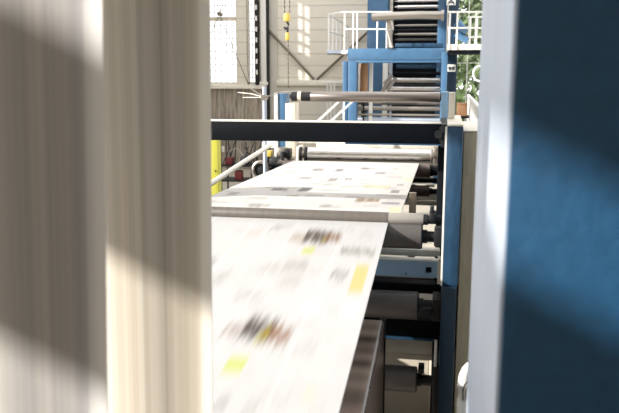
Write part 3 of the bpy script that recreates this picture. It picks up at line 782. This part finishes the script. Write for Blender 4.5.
def v2(us, vs):
    P = np.zeros((NV2, NU2, 3)); P[..., 0] = (x2l+(x2r-x2l)*us)[None, :]
    P[..., 1] = p2[:, 0][:, None]; P[..., 2] = p2[:, 1][:, None]; return P
def plane2(px, py):
    lo, hi = 3.0, 10.0
    for _ in range(40):
        m_ = (lo+hi)/2; p = atY(px, py, m_)
        if p.z > zr0+(zr1-zr0)*(m_-Yr0)/(Yr1-Yr0): lo = m_
        else: hi = m_
    p = atY(px, py, lo); t = (p.y-Yr0)/(Yr1-Yr0)
    return (p.x-x2l)/(x2r-x2l), (n0_+t*nflat)/NV2
def B2(x0, y0, x1, y1, col, k=.8, tex=True):
    u0, _ = plane2(x0, (y0+y1)/2); u1, _ = plane2(x1, (y0+y1)/2); _, va = plane2(x0, y0); _, vb_ = plane2(x0, y1)
    return (min(u0, u1), max(u0, u1), min(va, vb_), max(va, vb_), col, k, tex)
g_ = (74, 72, 72)
bl2 = [B2(272, 188, 288, 190.4, g_, .8), B2(299, 187.5, 311, 191.5, g_, .8), B2(356, 198, 380, 201.3, (120, 94, 50), .85), B2(382, 202, 400, 204.4, (120, 120, 125), .8),
       B2(389, 207, 400, 212, (222, 212, 150), .8), B2(313, 168.5, 324, 171, g_, .6), B2(336, 169, 344, 171.5, g_, .7), B2(361, 167.5, 369, 169.5, g_, .6), B2(228, 192, 239, 195, g_, .5),
       B2(299, 177, 312, 179, g_, .5), B2(329, 178, 337, 181, g_, .7), B2(365, 185, 390, 188, (200, 180, 130), .6), B2(391, 190, 399, 193, g_, .7), B2(345, 178, 352, 180, g_, .6),
       B2(402, 178, 413, 181, (215, 205, 160), .6), B2(397, 184, 404, 186, g_, .5), B2(320, 204, 332, 207, g_, .35), B2(250, 203, 262, 206, g_, .35), B2(375, 172, 386, 174, g_, .5),
       B2(262, 198, 300, 202, (205, 200, 195), .6), B2(310, 194, 345, 199, (212, 206, 200), .6), B2(330, 183, 356, 187, (210, 205, 196), .6), B2(240, 187, 262, 190, (205, 200, 196), .6)]
rq = random.Random(11)
for k in range(70):                                     # small text blocks
    u_, v_ = rq.random()*.95, rq.uniform(.04, .95); bl2.append((u_, u_+rq.uniform(.03, .11), v_, v_+rq.uniform(.008, .03), (120, 114, 108), rq.uniform(.15, .5), True))
# page edges across the web
for yq_ in (174, 183, 196): bl2.append((0, 1, plane2(300, yq_)[1]-.002, plane2(300, yq_)[1]+.003, (190, 184, 176), .5, False))
gut2 = [(q, .004) for q in (.2, .4, .6, .8)]
col2 = blocks_to_colour(NU2, NV2, None, bl2, (196, 192, 188), 3, gut2, 8)
w = paper_mesh('rear_web', v2, NU2, NV2, col2)
tag(w, 'white printed newspaper web receding level behind the slim grey roller', 'paper web')

# lower web: dark printed, under the right edge of the front web
YLW = 4.35
xl1 = X_(382.5, 320, YLW); zlw = Z_(382, 320.5, YLW)
xl_l = xl1-1.3
NU3, NV3 = 160, 300
def v3(us, vs):
    P = np.zeros((NV3, NU3, 3)); P[..., 0] = (xl_l+(xl1-xl_l)*us)[None, :]
    y = YLW-(YLW-1.5)*vs; P[..., 1] = y[:, None]; P[..., 2] = (zlw-slope1*(YLW-y))[:, None]; return P
rg3 = np.random.default_rng(4)
V = np.linspace(0, 1, NV3)
band = np.zeros((NV3, NU3, 3)); lo_, hi_ = np.array(lin((52, 42, 40))), np.array(lin((176, 158, 146)))
mixv = smooth1(np.repeat(rg3.random(38), 8)[:NV3][:, None], 15, 0)
mixu = smooth1(np.repeat(rg3.random(40), 4)[:NU3][None, :], 13, 1)
mx = np.clip((mixv*.75+mixu*.5-.25)*1.3, 0, 1)[..., None]
band = lo_*(1-mx)+hi_*mx
yy = smooth1(((V > .41) & (V < .55)).astype(float)[:, None], 9, 0); uu = ((np.linspace(0, 1, NU3) > .90) & (np.linspace(0, 1, NU3) < .965)).astype(float)[None, :]
m = (yy*uu)[..., None]; band = band*(1-m)+np.array(lin((190, 175, 60)))*m
em = (np.linspace(0, 1, NU3) > .993)[None, :, None]*np.ones((NV3, 1, 1)); band = band*(1-em)+.45*em
w = paper_mesh('lower_web', v3, NU3, NV3, band)
tag(w, 'dark brown printed web running below the right edge of the white front web', 'paper web')
# steel side guide beside the lower web
sg = thing('side_guide', (xl1+.02, 3.3, 0), 'brown grey steel guide plate beside the dark lower web', 'guide plate')
MB().prism([(YLW, zlw-.006), (YLW, 0), (1.8, 0), (1.8, zlw-.006-slope1*(YLW-1.8))], 'X', xl1+.004, xl1+.012).build('plate', browng, sg, smooth=False)
MB().prism([(YLW+.03, zlw+.004), (YLW+.03, 0), (YLW, 0), (YLW, zlw+.004)], 'X', xl1-.02, xl1+.02).build('end_post', dark, sg, smooth=False)
xr = MB().lathe([(xl_l-.05, .03), (xl1, .03)], (0, YLW, zlw-.034), 'X', 20)
tag(xr.build('support_roller', rubber), 'thin dark roller carrying the far end of the dark lower web', 'roller')

# near upright webs at the left
def upright(name, label, Y, x0, x1, colours, seed, lean):
    nu, nv = 260, 60
    X0, X1 = X_(x0, 206, Y), X_(x1, 206, Y)
    def vf(us, vs):
        P = np.zeros((nv, nu, 3)); zt_, zb2 = Z_(x1, 0, Y), Z_(x1, 413, Y); xt_, xb2 = X_(lean[0], 0, Y), X_(lean[1], 413, Y)
        Zs = 4.4*vs; off = xt_+(xb2-xt_)*(Zs-zt_)/(zb2-zt_)
        P[..., 0] = off[:, None]-(X1-X0)*(1-us)[None, :]
        P[..., 1] = Y+.004*np.sin(us*9)[None, :]; P[..., 2] = (.0+4.4*vs)[:, None]; return P
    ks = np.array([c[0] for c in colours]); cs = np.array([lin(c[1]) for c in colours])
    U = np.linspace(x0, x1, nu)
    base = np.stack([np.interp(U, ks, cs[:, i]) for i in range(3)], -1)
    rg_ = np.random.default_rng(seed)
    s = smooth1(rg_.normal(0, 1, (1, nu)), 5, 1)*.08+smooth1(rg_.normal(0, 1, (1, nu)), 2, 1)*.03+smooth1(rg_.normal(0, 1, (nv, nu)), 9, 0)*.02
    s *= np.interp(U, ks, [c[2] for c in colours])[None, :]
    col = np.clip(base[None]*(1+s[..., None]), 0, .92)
    o = paper_mesh(name, vf, nu, nv, col)
    return tag(o, label, 'paper web')
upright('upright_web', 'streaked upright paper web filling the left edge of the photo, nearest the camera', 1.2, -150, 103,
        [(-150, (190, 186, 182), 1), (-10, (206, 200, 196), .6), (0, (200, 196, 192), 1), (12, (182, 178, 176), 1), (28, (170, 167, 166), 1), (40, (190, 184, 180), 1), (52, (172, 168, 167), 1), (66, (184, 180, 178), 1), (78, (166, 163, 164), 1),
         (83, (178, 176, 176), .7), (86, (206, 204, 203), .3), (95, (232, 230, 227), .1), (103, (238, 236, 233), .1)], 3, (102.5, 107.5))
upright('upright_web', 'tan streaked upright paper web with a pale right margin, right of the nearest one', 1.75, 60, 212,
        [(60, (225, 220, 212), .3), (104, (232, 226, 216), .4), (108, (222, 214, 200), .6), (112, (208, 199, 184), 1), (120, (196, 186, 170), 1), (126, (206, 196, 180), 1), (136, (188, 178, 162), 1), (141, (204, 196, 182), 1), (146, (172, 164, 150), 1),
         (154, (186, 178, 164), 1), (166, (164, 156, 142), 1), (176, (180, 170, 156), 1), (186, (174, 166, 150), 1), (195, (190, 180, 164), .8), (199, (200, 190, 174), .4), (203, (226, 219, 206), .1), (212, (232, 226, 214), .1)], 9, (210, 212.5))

# ================================================================ NEAR RIGHT FRAME
YF0, YF1 = 1.15, 2.15
xf = X_(504, 206, YF0)
nf = thing('near_frame', (xf+.3, YF0, 0), 'deep blue painted machine frame filling the right side, with a pale steel flank', 'machine frame')
MB().box(xf+.0, YF0+.012, 0, xf+1.2, YF1, 4.2, .008).build('steel_flank', lsteel, nf)
MB().box(xf+.006, YF0, 0, xf+1.2, YF0+.011, 4.2, .004).build('blue_front', nearblue, nf)
# white hose stub between the frames
hp = thing('white_hose', (X_(463, 400, 3.2), 3.2, Z_(463, 413, 3.2)), 'white rounded hose elbow at the foot of the khaki cabinet', 'hose')
Yh = 3.2
MB().tube([atY(470, 366.5, Yh+.06), atY(466.5, 370, Yh+.04), atY(463.8, 376, Yh+.02), atY(462, 386, Yh), atY(461.5, 400, Yh), atY(461.5, 430, Yh), (X_(461.5, 430, Yh), Yh, .02)], .022, 18).build('elbow', plastic, hp)
MB().tube([atY(468, 382, Yh-.03), atY(464.5, 385, Yh-.028), atY(463, 391, Yh-.026), atY(463, 400, Yh-.024)], .003, 8).build('seam', dark, hp)

# ================================================================ LIGHT
sc = bpy.context.scene
wd = bpy.data.worlds.new('sky'); sc.world = wd; wd.use_nodes = True
bg = wd.node_tree.nodes['Background']; bg.inputs['Color'].default_value = (.97, .98, 1, 1); bg.inputs['Strength'].default_value = 2.4
sd = bpy.data.lights.new('sun', 'SUN'); sun = bpy.data.objects.new('sun', sd); C.objects.link(sun)
dv = Vector((1, SUNY, -SUNK)); sun.rotation_euler = dv.to_track_quat('-Z', 'Y').to_euler(); sun.location = (-12, -6, 8)
sd.energy = 7.5; sd.angle = math.radians(.6); sd.color = (1, .955, .89)
vs_ = sc.view_settings; vs_.view_transform = 'Standard'; vs_.look = 'None'; vs_.exposure = 0.; vs_.gamma = 1; vs_.use_curve_mapping = False
sc.cycles.max_bounces = 8; sc.cycles.diffuse_bounces = 5; sc.cycles.use_denoising = True; sc.cycles.sample_clamp_indirect = 8
